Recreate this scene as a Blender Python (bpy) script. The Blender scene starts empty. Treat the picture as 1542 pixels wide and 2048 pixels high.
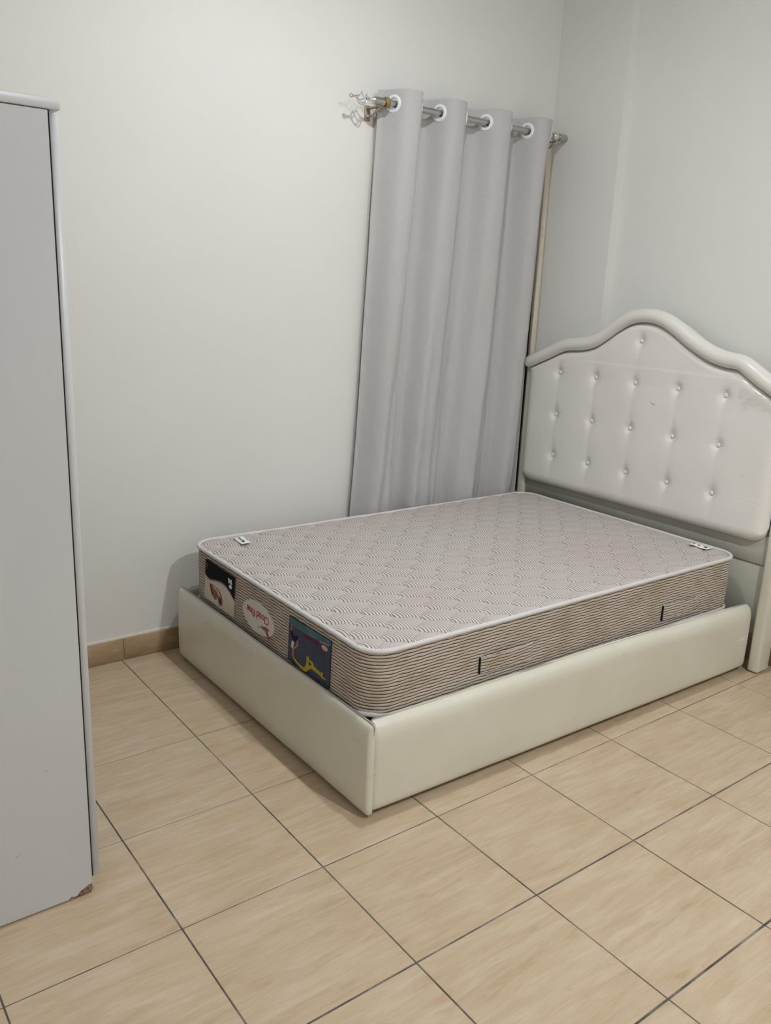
import bpy, bmesh, math, random
from mathutils import Vector, Matrix, noise

random.seed(7)
scene = bpy.context.scene
COL = scene.collection
PI = math.pi

# ------------------------------------------------------------------ camera
YAW, PITCH, ROLL = 0.6532657496, 0.2636585964, 0.0428535058
CAM = Vector((-0.2674252846, -2.7974192452, 1.5073129737))
F_PX, IMG_H = 1681.8568, 2048.0
fw = Vector((math.sin(YAW)*math.cos(PITCH), math.cos(YAW)*math.cos(PITCH), -math.sin(PITCH)))
rt = Vector((math.cos(YAW), -math.sin(YAW), 0))
up = rt.cross(fw)
r2 = math.cos(ROLL)*rt + math.sin(ROLL)*up
u2 = -math.sin(ROLL)*rt + math.cos(ROLL)*up
cd = bpy.data.cameras.new('camera')
cd.sensor_fit = 'VERTICAL'
cd.sensor_height = 24.0
cd.lens = F_PX/IMG_H*24.0
cd.clip_start = 0.02
cam = bpy.data.objects.new('camera', cd)
M = Matrix((r2, u2, -fw)).transposed().to_4x4()
M.translation = CAM
cam.matrix_world = M
COL.objects.link(cam)
scene.camera = cam

# ------------------------------------------------------------------ world, exposure
world = bpy.data.worlds.new('world')
scene.world = world
world.use_nodes = True
world.node_tree.nodes['Background'].inputs[0].default_value = (0.02, 0.022, 0.025, 1)
world.node_tree.nodes['Background'].inputs[1].default_value = 0.2
scene.view_settings.view_transform = 'Standard'
scene.view_settings.look = 'None'
scene.view_settings.gamma = 1.0
scene.view_settings.use_curve_mapping = False
scene.view_settings.exposure = -0.10

# lamps of the room (bulb globes, built further down)
LAMP_MAIN = dict(loc=(1.50, -3.30, 2.985), r=0.055, flat=0.40, strength=2000.0)
LAMP_NEAR = dict(loc=(1.40, -0.92, 2.990), r=0.04, flat=0.22, strength=1450.0)
LIGHT_COL = (0.975, 1.0, 1.05, 1)

# ------------------------------------------------------------------ room numbers
YB = 0.312            # window wall
XR = 3.088            # headboard wall
XC = 3.046            # face of the shallow column in the corner
XL, YN, ZC = -0.62, -4.45, 3.02
TX, TY = 0.4, 0.3982  # tile pitch

# ------------------------------------------------------------------ node helpers
def srgb(r, g, b):
    f = lambda c: (c/255/12.92) if c/255 <= 0.04045 else ((c/255+0.055)/1.055)**2.4
    return (f(r), f(g), f(b), 1)

class NT:
    def __init__(self, name):
        self.m = bpy.data.materials.new(name)
        self.m.use_nodes = True
        self.t = self.m.node_tree
        self.n = self.t.nodes
        self.b = self.n['Principled BSDF']
    def link(self, a, b):
        self.t.links.new(a, b)
    def math(self, op, a, b=None, c=None, clamp=False):
        n = self.n.new('ShaderNodeMath'); n.operation = op; n.use_clamp = clamp
        for i, v in enumerate((a, b, c)):
            if v is None: continue
            if isinstance(v, (int, float)): n.inputs[i].default_value = v
            else: self.link(v, n.inputs[i])
        return n.outputs[0]
    def pos(self):
        g = self.n.new('ShaderNodeNewGeometry')
        return g.outputs['Position']
    def obj(self):
        g = self.n.new('ShaderNodeTexCoord')
        return g.outputs['Object']
    def sep(self, v):
        s = self.n.new('ShaderNodeSeparateXYZ'); self.link(v, s.inputs[0])
        return s.outputs
    def comb(self, x, y, z):
        s = self.n.new('ShaderNodeCombineXYZ')
        for i, v in enumerate((x, y, z)):
            if isinstance(v, (int, float)): s.inputs[i].default_value = v
            else: self.link(v, s.inputs[i])
        return s.outputs[0]
    def mapping(self, v, scale=(1, 1, 1), loc=(0, 0, 0), rot=(0, 0, 0)):
        s = self.n.new('ShaderNodeMapping'); self.link(v, s.inputs[0])
        s.inputs['Scale'].default_value = scale
        s.inputs['Location'].default_value = loc
        s.inputs['Rotation'].default_value = rot
        return s.outputs[0]
    def noise(self, v, scale=5, detail=3, rough=0.5, dist=0.0):
        s = self.n.new('ShaderNodeTexNoise'); self.link(v, s.inputs['Vector'])
        s.inputs['Scale'].default_value = scale
        s.inputs['Detail'].default_value = detail
        s.inputs['Roughness'].default_value = rough
        s.inputs['Distortion'].default_value = dist
        return s.outputs[0]
    def ramp(self, v, stops):
        s = self.n.new('ShaderNodeValToRGB'); self.link(v, s.inputs[0])
        e = s.color_ramp.elements
        e[0].position, e[0].color = stops[0]
        e[1].position, e[1].color = stops[-1]
        for p, c in stops[1:-1]:
            k = e.new(p); k.color = c
        return s.outputs[0]
    def mix(self, f, a, b, mode='MIX'):
        s = self.n.new('ShaderNodeMix'); s.data_type = 'RGBA'; s.blend_type = mode
        for i, v in ((0, f), (6, a), (7, b)):
            if isinstance(v, (int, float)): s.inputs[i].default_value = v
            elif isinstance(v, tuple): s.inputs[i].default_value = v
            else: self.link(v, s.inputs[i])
        return s.outputs[2]
    def smooth(self, v, lo, hi):
        s = self.n.new('ShaderNodeMapRange'); s.interpolation_type = 'SMOOTHSTEP'
        self.link(v, s.inputs[0])
        s.inputs[1].default_value = lo; s.inputs[2].default_value = hi
        return s.outputs[0]
    def bump(self, h, strength=0.3, dist=0.01):
        s = self.n.new('ShaderNodeBump'); self.link(h, s.inputs['Height'])
        s.inputs['Strength'].default_value = strength
        s.inputs['Distance'].default_value = dist
        self.link(s.outputs[0], self.b.inputs['Normal'])
    def set(self, color=None, rough=None, metal=None, spec=None, coat=None, coat_rough=None):
        b = self.b
        if color is not None:
            if isinstance(color, tuple): b.inputs['Base Color'].default_value = color
            else: self.link(color, b.inputs['Base Color'])
        if rough is not None:
            if isinstance(rough, (int, float)): b.inputs['Roughness'].default_value = rough
            else: self.link(rough, b.inputs['Roughness'])
        if metal is not None: b.inputs['Metallic'].default_value = metal
        if spec is not None: b.inputs['Specular IOR Level'].default_value = spec
        if coat is not None: b.inputs['Coat Weight'].default_value = coat
        if coat_rough is not None: b.inputs['Coat Roughness'].default_value = coat_rough
        return self.m

# ------------------------------------------------------------------ materials
def mat_paint(name, c1, c2, bump=0.06):
    t = NT(name); p = t.pos()
    f = t.noise(p, 1.1, 3, 0.5)
    t.set(t.ramp(f, [(0.35, c1), (0.65, c2)]), 0.62, spec=0.25)
    t.bump(t.noise(p, 55, 4, 0.6), bump, 0.004)
    return t.m

M_WALL = mat_paint('wall_paint', srgb(221, 221, 216), srgb(225, 225, 220))
M_WALL_FAR = mat_paint('low_bounce_wall_paint', srgb(186, 182, 172), srgb(190, 186, 177))  # unseen wall, toned darker than the others to cut bounced light
M_CEIL = mat_paint('ceiling_paint', srgb(208, 208, 206), srgb(211, 211, 209))

def mat_tile(name, c_lo, c_mid, c_hi, rough, along=0):
    t = NT(name)
    oi = t.n.new('ShaderNodeObjectInfo')
    p = t.sep(t.pos())
    off = t.math('MULTIPLY', oi.outputs['Random'], 37.0)
    v = t.comb(t.math('ADD', p[0], off), t.math('ADD', p[1], off), p[2])
    st = t.mapping(v, (4.2, 30.0, 18.0), rot=(0, 0, 0.04))
    n1 = t.noise(st, 1.6, 5, 0.62, 0.7)
    n2 = t.noise(t.mapping(v, (1.8, 8.0, 8.0)), 1.6, 3, 0.5, 0.3)
    f = t.math('ADD', t.math('MULTIPLY', n1, 0.62), t.math('MULTIPLY', n2, 0.38))
    col = t.ramp(f, [(0.33, c_lo), (0.50, c_mid), (0.66, c_hi)])
    # sparse brownish specks and pale veins
    sp = t.noise(t.mapping(v, (30, 70, 30)), 1.0, 2, 0.5)
    col = t.mix(t.math('MULTIPLY', t.smooth(sp, 0.66, 0.76), 0.22), col, srgb(150, 125, 95))
    vn = t.noise(t.mapping(v, (8, 60, 30)), 1.3, 3, 0.6, 1.2)
    col = t.mix(t.math('MULTIPLY', t.smooth(vn, 0.62, 0.72), 0.35), col, srgb(205, 192, 170))
    t.set(col, rough, spec=0.4)
    return t.m

M_TILE = mat_tile('floor_tile_stone', srgb(178, 155, 124), srgb(190, 170, 142), srgb(200, 183, 160), 0.36)
M_SKIRT = mat_tile('skirting_tile_stone', srgb(158, 133, 101), srgb(170, 146, 114), srgb(180, 158, 127), 0.4)

def mat_grout():
    t = NT('grout'); p = t.pos()
    f = t.noise(p, 7, 4, 0.65)
    t.set(t.ramp(f, [(0.36, srgb(52, 50, 49)), (0.52, srgb(98, 95, 91)), (0.68, srgb(150, 141, 126))]), 0.9)
    return t.m
M_GROUT = mat_grout()
M_GROUTW = NT('white_sealant').set(srgb(232, 228, 216), 0.7)

def mat_vinyl(name, c1, c2, rough=0.42, coat=0.5, coat_r=0.08, stain=None):
    t = NT(name); p = t.pos()
    f = t.noise(p, 3.2, 4, 0.55)
    col = t.ramp(f, [(0.35, c1), (0.66, c2)])
    sm = t.noise(t.mapping(p, (6, 6, 26), rot=(0, 0.03, 0.0)), 1.4, 4, 0.6, 0.6)
    col = t.mix(t.math('MULTIPLY', t.smooth(sm, 0.66, 0.78), 0.28), col, srgb(150, 140, 118))
    t.set(col, rough, spec=0.45, coat=coat, coat_rough=coat_r)
    t.bump(t.math('ADD', t.noise(p, 160, 3, 0.6), t.math('MULTIPLY', t.noise(p, 9, 3, 0.5), 2.0)), 0.10, 0.004)
    return t.m
M_VINYL = mat_vinyl('cream_vinyl', srgb(210, 207, 191), srgb(216, 214, 200))
M_VINYL_HEAD = mat_vinyl('white_vinyl_under_film', srgb(226, 223, 217), srgb(231, 228, 223), 0.40, 0.30, 0.10)
M_VINYL_TUBE = mat_vinyl('white_vinyl_roll', srgb(222, 221, 212), srgb(227, 226, 219), 0.36, 0.5, 0.08)
M_BOARD = mat_vinyl('grey_green_board', srgb(166, 168, 155), srgb(176, 177, 165), 0.4, 0.3, 0.15)
M_DARKBASE = NT('dark_bed_base').set(srgb(40, 38, 38), 0.8)

def mat_laminate():
    t = NT('white_grey_laminate'); p = t.pos()
    f = t.noise(t.mapping(p, (3, 3, 0.9)), 1.5, 3, 0.5)
    col = t.ramp(f, [(0.35, srgb(196, 198, 200)), (0.65, srgb(200, 202, 203))])
    mk = t.noise(t.mapping(p, (26, 26, 34)), 1.0, 2, 0.5)
    col = t.mix(t.math('MULTIPLY', t.smooth(mk, 0.755, 0.79), 0.55), col, srgb(110, 106, 104))
    t.set(col, 0.34, spec=0.5)
    return t.m
M_LAM = mat_laminate()
def mat_chip():
    t = NT('bare_chipboard'); p = t.pos()
    f = t.noise(p, 160, 3, 0.7)
    t.set(t.ramp(f, [(0.35, srgb(72, 56, 46)), (0.6, srgb(150, 126, 108))]), 0.9)
    return t.m
M_CHIP = mat_chip()
M_GAP = NT('gap_shade_black').set(srgb(18, 18, 18), 0.9)

def mat_curtain():
    t = NT('grey_curtain_cloth'); p = t.pos()
    s = t.sep(p)
    slub = t.noise(t.mapping(p, (900, 900, 40)), 1.0, 3, 0.6)
    slub2 = t.noise(t.mapping(p, (90, 90, 900)), 1.0, 3, 0.6)
    f = t.math('ADD', t.math('MULTIPLY', slub, 0.5), t.math('MULTIPLY', slub2, 0.5))
    col = t.ramp(f, [(0.36, srgb(182, 181, 180)), (0.64, srgb(194, 193, 192))])
    big = t.noise(p, 2.4, 3, 0.5)
    col = t.mix(t.math('MULTIPLY', t.smooth(big, 0.45, 0.7), 0.25), col, srgb(184, 177, 174))
    t.set(col, 0.82, spec=0.2)
    t.b.inputs['Sheen Weight'].default_value = 0.15
    t.bump(t.math('ADD', f, t.math('MULTIPLY', t.noise(t.mapping(p, (9, 9, 5)), 2.0, 4, 0.6), 3.0)), 0.25, 0.004)
    return t.m
M_CURT = mat_curtain()
M_WHITEPL = NT('white_plastic').set(srgb(232, 234, 238), 0.22, spec=0.5)
M_CHROME = NT('chrome').set((0.82, 0.82, 0.83, 1), 0.12, 1.0)
M_STEEL = NT('satin_steel').set((0.50, 0.50, 0.475, 1), 0.34, 1.0)
M_BRASS = NT('old_brass').set(srgb(150, 128, 76), 0.6, 0.3)
M_RUST = NT('brown_bracket_metal').set(srgb(168, 154, 134), 0.45, 0.4)
def mat_trim():
    t = NT('beige_window_wood'); p = t.pos()
    f = t.noise(t.mapping(p, (20, 20, 5)), 2.0, 4, 0.65)
    t.set(t.ramp(f, [(0.30, srgb(205, 196, 176)), (0.62, srgb(214, 206, 188)), (0.71, srgb(120, 104, 84))]), 0.6)
    return t.m
M_TRIM = mat_trim()
M_GLASS = NT('night_window_glass').set(srgb(14, 17, 20), 0.08, spec=0.6)

# mattress quilting: diamond-scale lattice shared by geometry and cloth stripes
QX0, QY0, QPX, QPY, QWAVE = 1.125, -0.203, 0.137, 0.131, 0.07
def quilt(x, y):
    a = (x-QX0)/QPX + (y-QY0)/QPY
    b = (x-QX0)/QPX - (y-QY0)/QPY
    a2 = a + QWAVE*math.sin(2*PI*b); b2 = b + QWAVE*math.sin(2*PI*a)
    return math.sqrt(abs(math.sin(PI*a2)))*(0.35+0.65*math.sqrt(abs(math.sin(PI*b2))))

def mat_quilt():
    t = NT('striped_quilt_cloth'); P = t.pos(); p = t.sep(P)
    u = t.math('DIVIDE', t.math('SUBTRACT', p[0], QX0), QPX)
    v = t.math('DIVIDE', t.math('SUBTRACT', p[1], QY0), QPY)
    a = t.math('ADD', u, v); b = t.math('SUBTRACT', u, v)
    a2 = t.math('ADD', a, t.math('MULTIPLY', t.math('SINE', t.math('MULTIPLY', b, 2*PI)), QWAVE))
    b2 = t.math('ADD', b, t.math('MULTIPLY', t.math('SINE', t.math('MULTIPLY', a, 2*PI)), QWAVE))
    pf = t.math('ABSOLUTE', t.math('MULTIPLY', t.math('SINE', t.math('MULTIPLY', a2, PI)),
                                    t.math('SINE', t.math('MULTIPLY', b2, PI))))
    puff = t.math('SQRT', pf)
    wob = t.math('MULTIPLY', t.math('SUBTRACT', t.noise(P, 16, 2, 0.5), 0.5), 0.006)
    fa = t.math('FRACT', a2)
    g = t.math('MULTIPLY', t.math('SUBTRACT', t.math('MULTIPLY', fa, fa), t.math('MULTIPLY', fa, 0.5)), 0.062)
    xx = t.math('ADD', t.math('ADD', p[0], g), t.math('ADD', wob, t.math('MULTIPLY', t.math('FLOOR', b2), 0.0033)))
    ph = t.math('MULTIPLY', xx, 2*PI/0.0090)
    line = t.math('MULTIPLY', t.smooth(t.math('COSINE', ph), 0.35, 0.95), t.math('ADD', 0.35, t.math('MULTIPLY', t.smooth(fa, 1.0, 0.3), 0.65)))
    base = t.ramp(t.noise(P, 2.0, 3, 0.5), [(0.4, srgb(203, 197, 191)), (0.6, srgb(203, 193, 188))])
    fade = t.math('ADD', 0.62, t.math('MULTIPLY', t.noise(P, 12, 3, 0.6), 0.5))
    col = t.mix(t.math('MULTIPLY', line, fade, clamp=True), base, srgb(84, 76, 74))
    seam = t.smooth(t.math('ABSOLUTE', t.math('SINE', t.math('MULTIPLY', a2, PI))), 0.12, 0.02)
    seamb = t.smooth(t.math('ABSOLUTE', t.math('SINE', t.math('MULTIPLY', b2, PI))), 0.12, 0.02)
    seam = t.math('MAXIMUM', seam, t.math('MULTIPLY', seamb, 0.6))
    col = t.mix(t.math('MULTIPLY', seam, 0.36), col, srgb(120, 108, 102))
    t.set(col, 0.85, spec=0.2)
    t.bump(t.math('MULTIPLY', t.math('SINE', ph), 1.0), 0.18, 0.0015)
    return t.m
M_QUILT = mat_quilt()

def mat_border(name='striped_border_cloth', lift=0.0):
    t = NT(name); P = t.pos(); p = t.sep(P)
    n1 = t.noise(t.mapping(P, (12, 12, 20)), 1.0, 3, 0.55)
    d = t.math('SUBTRACT', t.math('ADD', p[0], p[1]), t.math('MULTIPLY', p[2], 1.3))
    wave = t.math('SINE', t.math('MULTIPLY', d, 2*PI/0.062))
    wave = t.math('MULTIPLY', wave, 0.0008)
    z = t.math('ADD', p[2], t.math('ADD', wave, t.math('MULTIPLY', t.math('SUBTRACT', n1, 0.5), 0.0034)))
    ph = t.math('MULTIPLY', z, 2*PI/0.0101)
    line = t.smooth(t.math('COSINE', ph), 0.3, 0.95)
    st = t.noise(t.mapping(P, (9, 9, 12)), 1.3, 4, 0.6)
    base = t.mix(t.smooth(st, 0.42, 0.68), srgb(200, 189, 178), srgb(186, 171, 154))
    col = t.mix(t.math('MULTIPLY', line, 0.97), base, srgb(48, 38, 31))
    dk = t.noise(t.mapping(P, (34, 34, 60)), 1.0, 3, 0.6)
    col = t.mix(t.math('MULTIPLY', t.smooth(dk, 0.68, 0.76), 0.5), col, srgb(60, 48, 40))
    t.set(col, 0.85, spec=0.2)
    t.bump(t.math('MULTIPLY', t.math('COSINE', ph), -1.0), 0.3, 0.0018)
    return t.m
M_BORDER = mat_border()
def mat_piping():
    t = NT('white_piping_tape'); p = t.sep(t.pos())
    s = t.math('SINE', t.math('MULTIPLY', t.math('ADD', t.math('SUBTRACT', p[0], p[1]), t.math('MULTIPLY', p[2], 1.2)), 2*PI/0.006))
    col = t.mix(t.smooth(s, -0.6, 0.9), srgb(222, 220, 219), srgb(196, 194, 194))
    t.set(col, 0.8); t.bump(s, 0.3, 0.001)
    return t.m
M_PIPE = mat_piping()
def flat(name, c, rough=0.75): return NT(name).set(c, rough, spec=0.15)
M_TAG = flat('white_tag', srgb(236, 236, 234))
M_INK = flat('black_ink', srgb(30, 30, 32))
M_LBLACK = flat('black_print', srgb(10, 9, 10), 0.8)
def mat_label(name, c1, c2, sc=14):
    t = NT(name); f = t.noise(t.pos(), sc, 4, 0.6)
    t.set(t.ramp(f, [(0.38, c1), (0.64, c2)]), 0.5); return t.m
M_LCREAM = mat_label('cream_label_print', srgb(204, 190, 172), srgb(210, 202, 192))
M_LGREY = mat_label('grey_white_label', srgb(206, 206, 198), srgb(214, 213, 206))
M_LBLUE = mat_label('navy_label_print', srgb(30, 38, 66), srgb(46, 60, 90), 9)
M_LTEAL = mat_label('teal_label_print', srgb(48, 88, 96), srgb(66, 112, 116))
M_RED = flat('red_print', srgb(188, 58, 70))
M_MAROON = flat('maroon_print', srgb(110, 40, 60))
M_BROWN = flat('brown_print', srgb(138, 104, 92))
M_DBROWN = flat('dark_brown_print', srgb(82, 56, 50))
M_PINK = flat('pale_pink_print', srgb(200, 168, 160))
M_MAUVE = flat('mauve_print', srgb(150, 128, 140))
M_YELLOW = mat_label('yellow_print', srgb(150, 132, 20), srgb(196, 176, 34), 60)
M_SKIN = flat('tan_print', srgb(176, 130, 96))
M_PURPLE = flat('dark_purple_print', srgb(36, 26, 52))
M_LILAC = flat('lilac_print', srgb(206, 200, 214))
def mat_film():
    m = bpy.data.materials.new('clear_plastic_film'); m.use_nodes = True
    t = m.node_tree; n = t.nodes; n.remove(n['Principled BSDF'])
    tr = n.new('ShaderNodeBsdfTransparent'); tr.inputs[0].default_value = (1, 1, 1, 1)
    gl = n.new('ShaderNodeBsdfGlossy'); gl.inputs['Roughness'].default_value = 0.20
    mx = n.new('ShaderNodeMixShader')
    mx.inputs[0].default_value = 0.13
    t.links.new(tr.outputs[0], mx.inputs[1]); t.links.new(gl.outputs[0], mx.inputs[2])
    t.links.new(mx.outputs[0], n['Material Output'].inputs[0])
    return m
M_FILM = mat_film()
def mat_emit(name, strength):
    t = NT(name); t.set((0.9, 0.9, 0.88, 1), 0.4)
    t.b.inputs['Emission Color'].default_value = LIGHT_COL
    t.b.inputs['Emission Strength'].default_value = strength
    return t.m

# ------------------------------------------------------------------ object helpers
def tag(o, label=None, cat=None, group=None, kind=None):
    if label: o['label'] = label
    if cat: o['category'] = cat
    if group: o['group'] = group
    if kind: o['kind'] = kind
    return o
WLOC = {}
def empty(name, loc, parent=None):
    o = bpy.data.objects.new(name, None); COL.objects.link(o)
    o.empty_display_size = 0.1
    l = Vector(loc)
    if parent is not None:
        o.parent = parent; o.location = l - WLOC[parent.name]
    else: o.location = l
    WLOC[o.name] = l
    return o
def mesh_obj(name, verts, faces, mat, parent=None, smooth=False, origin=None):
    """one mesh object from world-space vertices; the origin goes to the middle of its box"""
    vs = [Vector(v) for v in verts]
    if origin is None:
        lo = Vector([min(v[i] for v in vs) for i in range(3)]); hi = Vector([max(v[i] for v in vs) for i in range(3)])
        origin = (lo+hi)/2
        if parent is None: origin.z = lo.z
    origin = Vector(origin)
    me = bpy.data.meshes.new(name)
    me.from_pydata([v-origin for v in vs], [], faces)
    if smooth:
        me.polygons.foreach_set('use_smooth', [True]*len(me.polygons))
    me.update()
    me.materials.append(mat)
    o = bpy.data.objects.new(name, me); COL.objects.link(o)
    if parent is not None:
        o.parent = parent; o.location = origin - WLOC[parent.name]
    else: o.location = origin
    WLOC[o.name] = origin
    return o
def bm_obj(name, bm, mat, parent=None, smooth=False):
    bm.verts.index_update()
    v = [x.co.copy() for x in bm.verts]; f = [[x.index for x in p.verts] for p in bm.faces]
    bm.free()
    return mesh_obj(name, v, f, mat, parent, smooth)
def box_bm(x0, x1, y0, y1, z0, z1, r=0.0, seg=3):
    bm = bmesh.new()
    bmesh.ops.create_cube(bm, size=1.0)
    for v in bm.verts:
        v.co = Vector(((x0+x1)/2+v.co.x*(x1-x0), (y0+y1)/2+v.co.y*(y1-y0), (z0+z1)/2+v.co.z*(z1-z0)))
    if r > 0:
        bmesh.ops.bevel(bm, geom=bm.edges[:], offset=r, segments=seg, profile=0.5, affect='EDGES')
    return bm
def box(name, x0, x1, y0, y1, z0, z1, mat, parent=None, r=0.0, seg=3):
    return bm_obj(name, box_bm(x0, x1, y0, y1, z0, z1, r, seg), mat, parent, r > 0)
def set_auto(o, deg=40):
    me = o.data
    me.polygons.foreach_set('use_smooth', [True]*len(me.polygons))
    try: me.set_sharp_from_angle(angle=math.radians(deg))
    except Exception: pass
def tube_data(path, rad, n=12, closed=False, caps=True):
    """tube round a list of points; rad a number or list"""
    P = [Vector(p) for p in path]; N = len(P)
    V, Fc = [], []
    prev = None
    for i in range(N):
        if closed: t = P[(i+1) % N]-P[i-1]
        else: t = P[min(i+1, N-1)]-P[max(i-1, 0)]
        t.normalize()
        if prev is None:
            ref = Vector((0, 0, 1)) if abs(t.z) < 0.9 else Vector((1, 0, 0))
            a = t.cross(ref).normalized()
        else:
            a = (prev - t*prev.dot(t)).normalized()
        prev = a; b = t.cross(a)
        r = rad[i] if isinstance(rad, (list, tuple)) else rad
        for k in range(n):
            w = 2*PI*k/n
            V.append(P[i]+a*(r*math.cos(w))+b*(r*math.sin(w)))
    m = N if closed else N-1
    for i in range(m):
        j = (i+1) % N
        for k in range(n):
            l = (k+1) % n
            Fc.append((i*n+k, i*n+l, j*n+l, j*n+k))
    if caps and not closed:
        Fc.append(tuple(range(n))[::-1]); Fc.append(tuple((N-1)*n+k for k in range(n)))
    return V, Fc
def tube(name, path, rad, mat, parent=None, n=12, closed=False):
    V, Fc = tube_data(path, rad, n, closed)
    o = mesh_obj(name, V, Fc, mat, parent, True)
    set_auto(o, 50)
    return o
def join_data(parts):
    V, Fc = [], []
    for v, f in parts:
        k = len(V); V += list(v); Fc += [tuple(i+k for i in q) for q in f]
    return V, Fc
def lathe_data(profile, centre, axis, n=16):
    """profile of (distance along axis, radius)"""
    ax = Vector(axis).normalized()
    ref = Vector((0, 0, 1)) if abs(ax.z) < 0.9 else Vector((1, 0, 0))
    a = ax.cross(ref).normalized(); b = ax.cross(a); c = Vector(centre)
    V, Fc = [], []
    for d, r in profile:
        for k in range(n):
            w = 2*PI*k/n
            V.append(c+ax*d+a*(r*math.cos(w))+b*(r*math.sin(w)))
    for i in range(len(profile)-1):
        for k in range(n):
            l = (k+1) % n
            Fc.append((i*n+k, (i+1)*n+k, (i+1)*n+l, i*n+l))
    return V, Fc
def prism(name, poly, x0, x1, mat, parent=None):
    """flat piece: polygon of (y, z) between two x planes"""
    n = len(poly)
    V = [(x0, y, z) for y, z in poly]+[(x1, y, z) for y, z in poly]
    F = [tuple(range(n)), tuple(range(2*n-1, n-1, -1))]
    F += [(i, n+i, n+(i+1) % n, (i+1) % n) for i in range(n)]
    return mesh_obj(name, V, F, mat, parent)
def lerp(a, b, t): return a+(b-a)*t
def interp(tab, x):
    if x <= tab[0][0]: return tab[0][1]
    for (x0, y0), (x1, y1) in zip(tab, tab[1:]):
        if x <= x1:
            t = (x-x0)/(x1-x0); return lerp(y0, y1, t)
    return tab[-1][1]

# ================================================================== THE ROOM
def struct(name, *a, **k):
    o = box(name, *a, **k); o['kind'] = 'structure'; return o
floor = struct('floor', XL-0.12, XR+0.12, YN-0.12, YB+0.12, -0.12, -0.0022, M_GROUT)
tag(floor, 'floor of square beige stone-look tiles with dark joints')
struct('ceiling', XL-0.12, XR+0.12, YN-0.12, YB+0.12, ZC, ZC+0.1, M_CEIL)['label'] = 'plain white ceiling above the bedroom'
struct('wall_back', XL-0.12, XR+0.12, YB, YB+0.12, -0.1, ZC, M_WALL)['label'] = 'off-white wall behind the curtain and the bed'
struct('wall_right', XR, XR+0.12, YN, YB, -0.1, ZC, M_WALL)['label'] = 'off-white wall behind the headboard'
struct('wall_left', XL-0.12, XL, YN, YB, -0.1, ZC, M_WALL)['label'] = 'off-white wall on the wardrobe side'
struct('wall_front', XL-0.12, XR+0.12, YN-0.12, YN, -0.1, ZC, M_WALL_FAR)['label'] = 'unseen wall opposite the window, beige toned down to cut bounced light'
tr = struct('trim_1', XC, XR+0.005, -0.105, YB+0.005, 0.0, ZC, M_WALL)
tr['label'] = 'shallow painted column in the corner beside the curtain'

# floor tiles, each a piece of its own
G = 0.0019
def tile_mesh(w, d):
    bm = box_bm(-w/2, w/2, -d/2, d/2, -0.006, 0.0)
    top = [e for e in bm.edges if all(abs(v.co.z) < 1e-6 for v in e.verts)]
    bmesh.ops.bevel(bm, geom=top, offset=0.0009, segments=1, affect='EDGES')
    me = bpy.data.meshes.new('floor_tile'); bm.to_mesh(me); bm.free()
    me.materials.append(M_TILE); return me
JOINT = {2: 0.0018, 3: 0.0018, 4: 0.0025, 5: 0.0029, 6: 0.0024}     # half widths of the cross joints
tm = {}
for i in range(-2, 8):
    for j in range(-1, 12):
        x0, x1 = max(i*TX, XL), min((i+1)*TX, XR)
        y1, y0 = min(-j*TY, YB), max(-(j+1)*TY, YN)
        if x1-x0 < 0.03 or y1-y0 < 0.03: continue
        y1 -= JOINT.get(j, 0.0016); y0 += JOINT.get(j+1, 0.0016)
        key = (round(x1-x0, 4), round(y1-y0, 4))
        if key not in tm: tm[key] = tile_mesh(x1-x0-2*G, y1-y0)
        o = bpy.data.objects.new('tile', tm[key]); COL.objects.link(o)
        o.parent = floor
        o.location = Vector(((x0+x1)/2, (y0+y1)/2, random.uniform(-0.0004, 0.0003)))-WLOC['floor']

# skirting tiles
def skirting(name, label, horizontal, a0, a1, start, plane, sgn):
    p = 0.0045
    if horizontal: core = box(name, a0, a1, plane-p, plane, 0.0, 0.1005, M_GROUTW)
    else: core = box(name, plane-p, plane, a0, a1, 0.0, 0.1005, M_GROUTW)
    core['kind'] = 'structure'; core['label'] = label
    a = start
    while a < a1:
        b = min(a+0.4, a1); s = max(a, a0)
        if b-s > 0.01:
            if horizontal: box('skirting_tile', s+0.0012, b-0.0012, plane-0.010, plane-p-0.0002, 0.003, 0.0935, M_SKIRT, core, r=0.0012, seg=1)
            else: box('skirting_tile', plane-0.010, plane-p-0.0002, s+0.0012, b-0.0012, 0.003, 0.0935, M_SKIRT, core, r=0.0012, seg=1)
        a += 0.4
    return core
skirting('baseboard_back', 'brown stone tile skirting along the window wall', True, XL+0.005, XC-0.002, 0.809-1.6, YB, 1)
skirting('baseboard_right', 'brown stone tile skirting along the headboard wall', False, YN+0.005, -0.11, -4.30, XR, 1)

# window behind the curtain: painted timber surround and dark panes
WX0, WX1, WZ0, WZ1 = 1.962, 3.029, 0.42, 2.168
win = empty('window_1', ((WX0+WX1)/2, YB, WZ0)); win['kind'] = 'structure'
win['label'] = 'window with chipped beige timber surround behind the curtain'
TY0 = 0.286
box('side_jamb', WX0, WX0+0.045, TY0, YB-0.001, WZ0, WZ1, M_TRIM, win, r=0.003, seg=1)
box('side_jamb', WX1-0.036, WX1, TY0, YB-0.001, WZ0, WZ1, M_TRIM, win, r=0.003, seg=1)
box('head_jamb', WX0+0.046, WX1-0.037, TY0, YB-0.001, WZ1-0.045, WZ1, M_TRIM, win, r=0.003, seg=1)
box('sill', WX0+0.046, WX1-0.037, TY0, YB-0.001, WZ0, WZ0+0.045, M_TRIM, win, r=0.003, seg=1)
xm = (WX0+WX1)/2
box('mullion', xm-0.02, xm+0.02, TY0+0.006, YB-0.001, WZ0+0.046, WZ1-0.046, M_TRIM, win)
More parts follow.
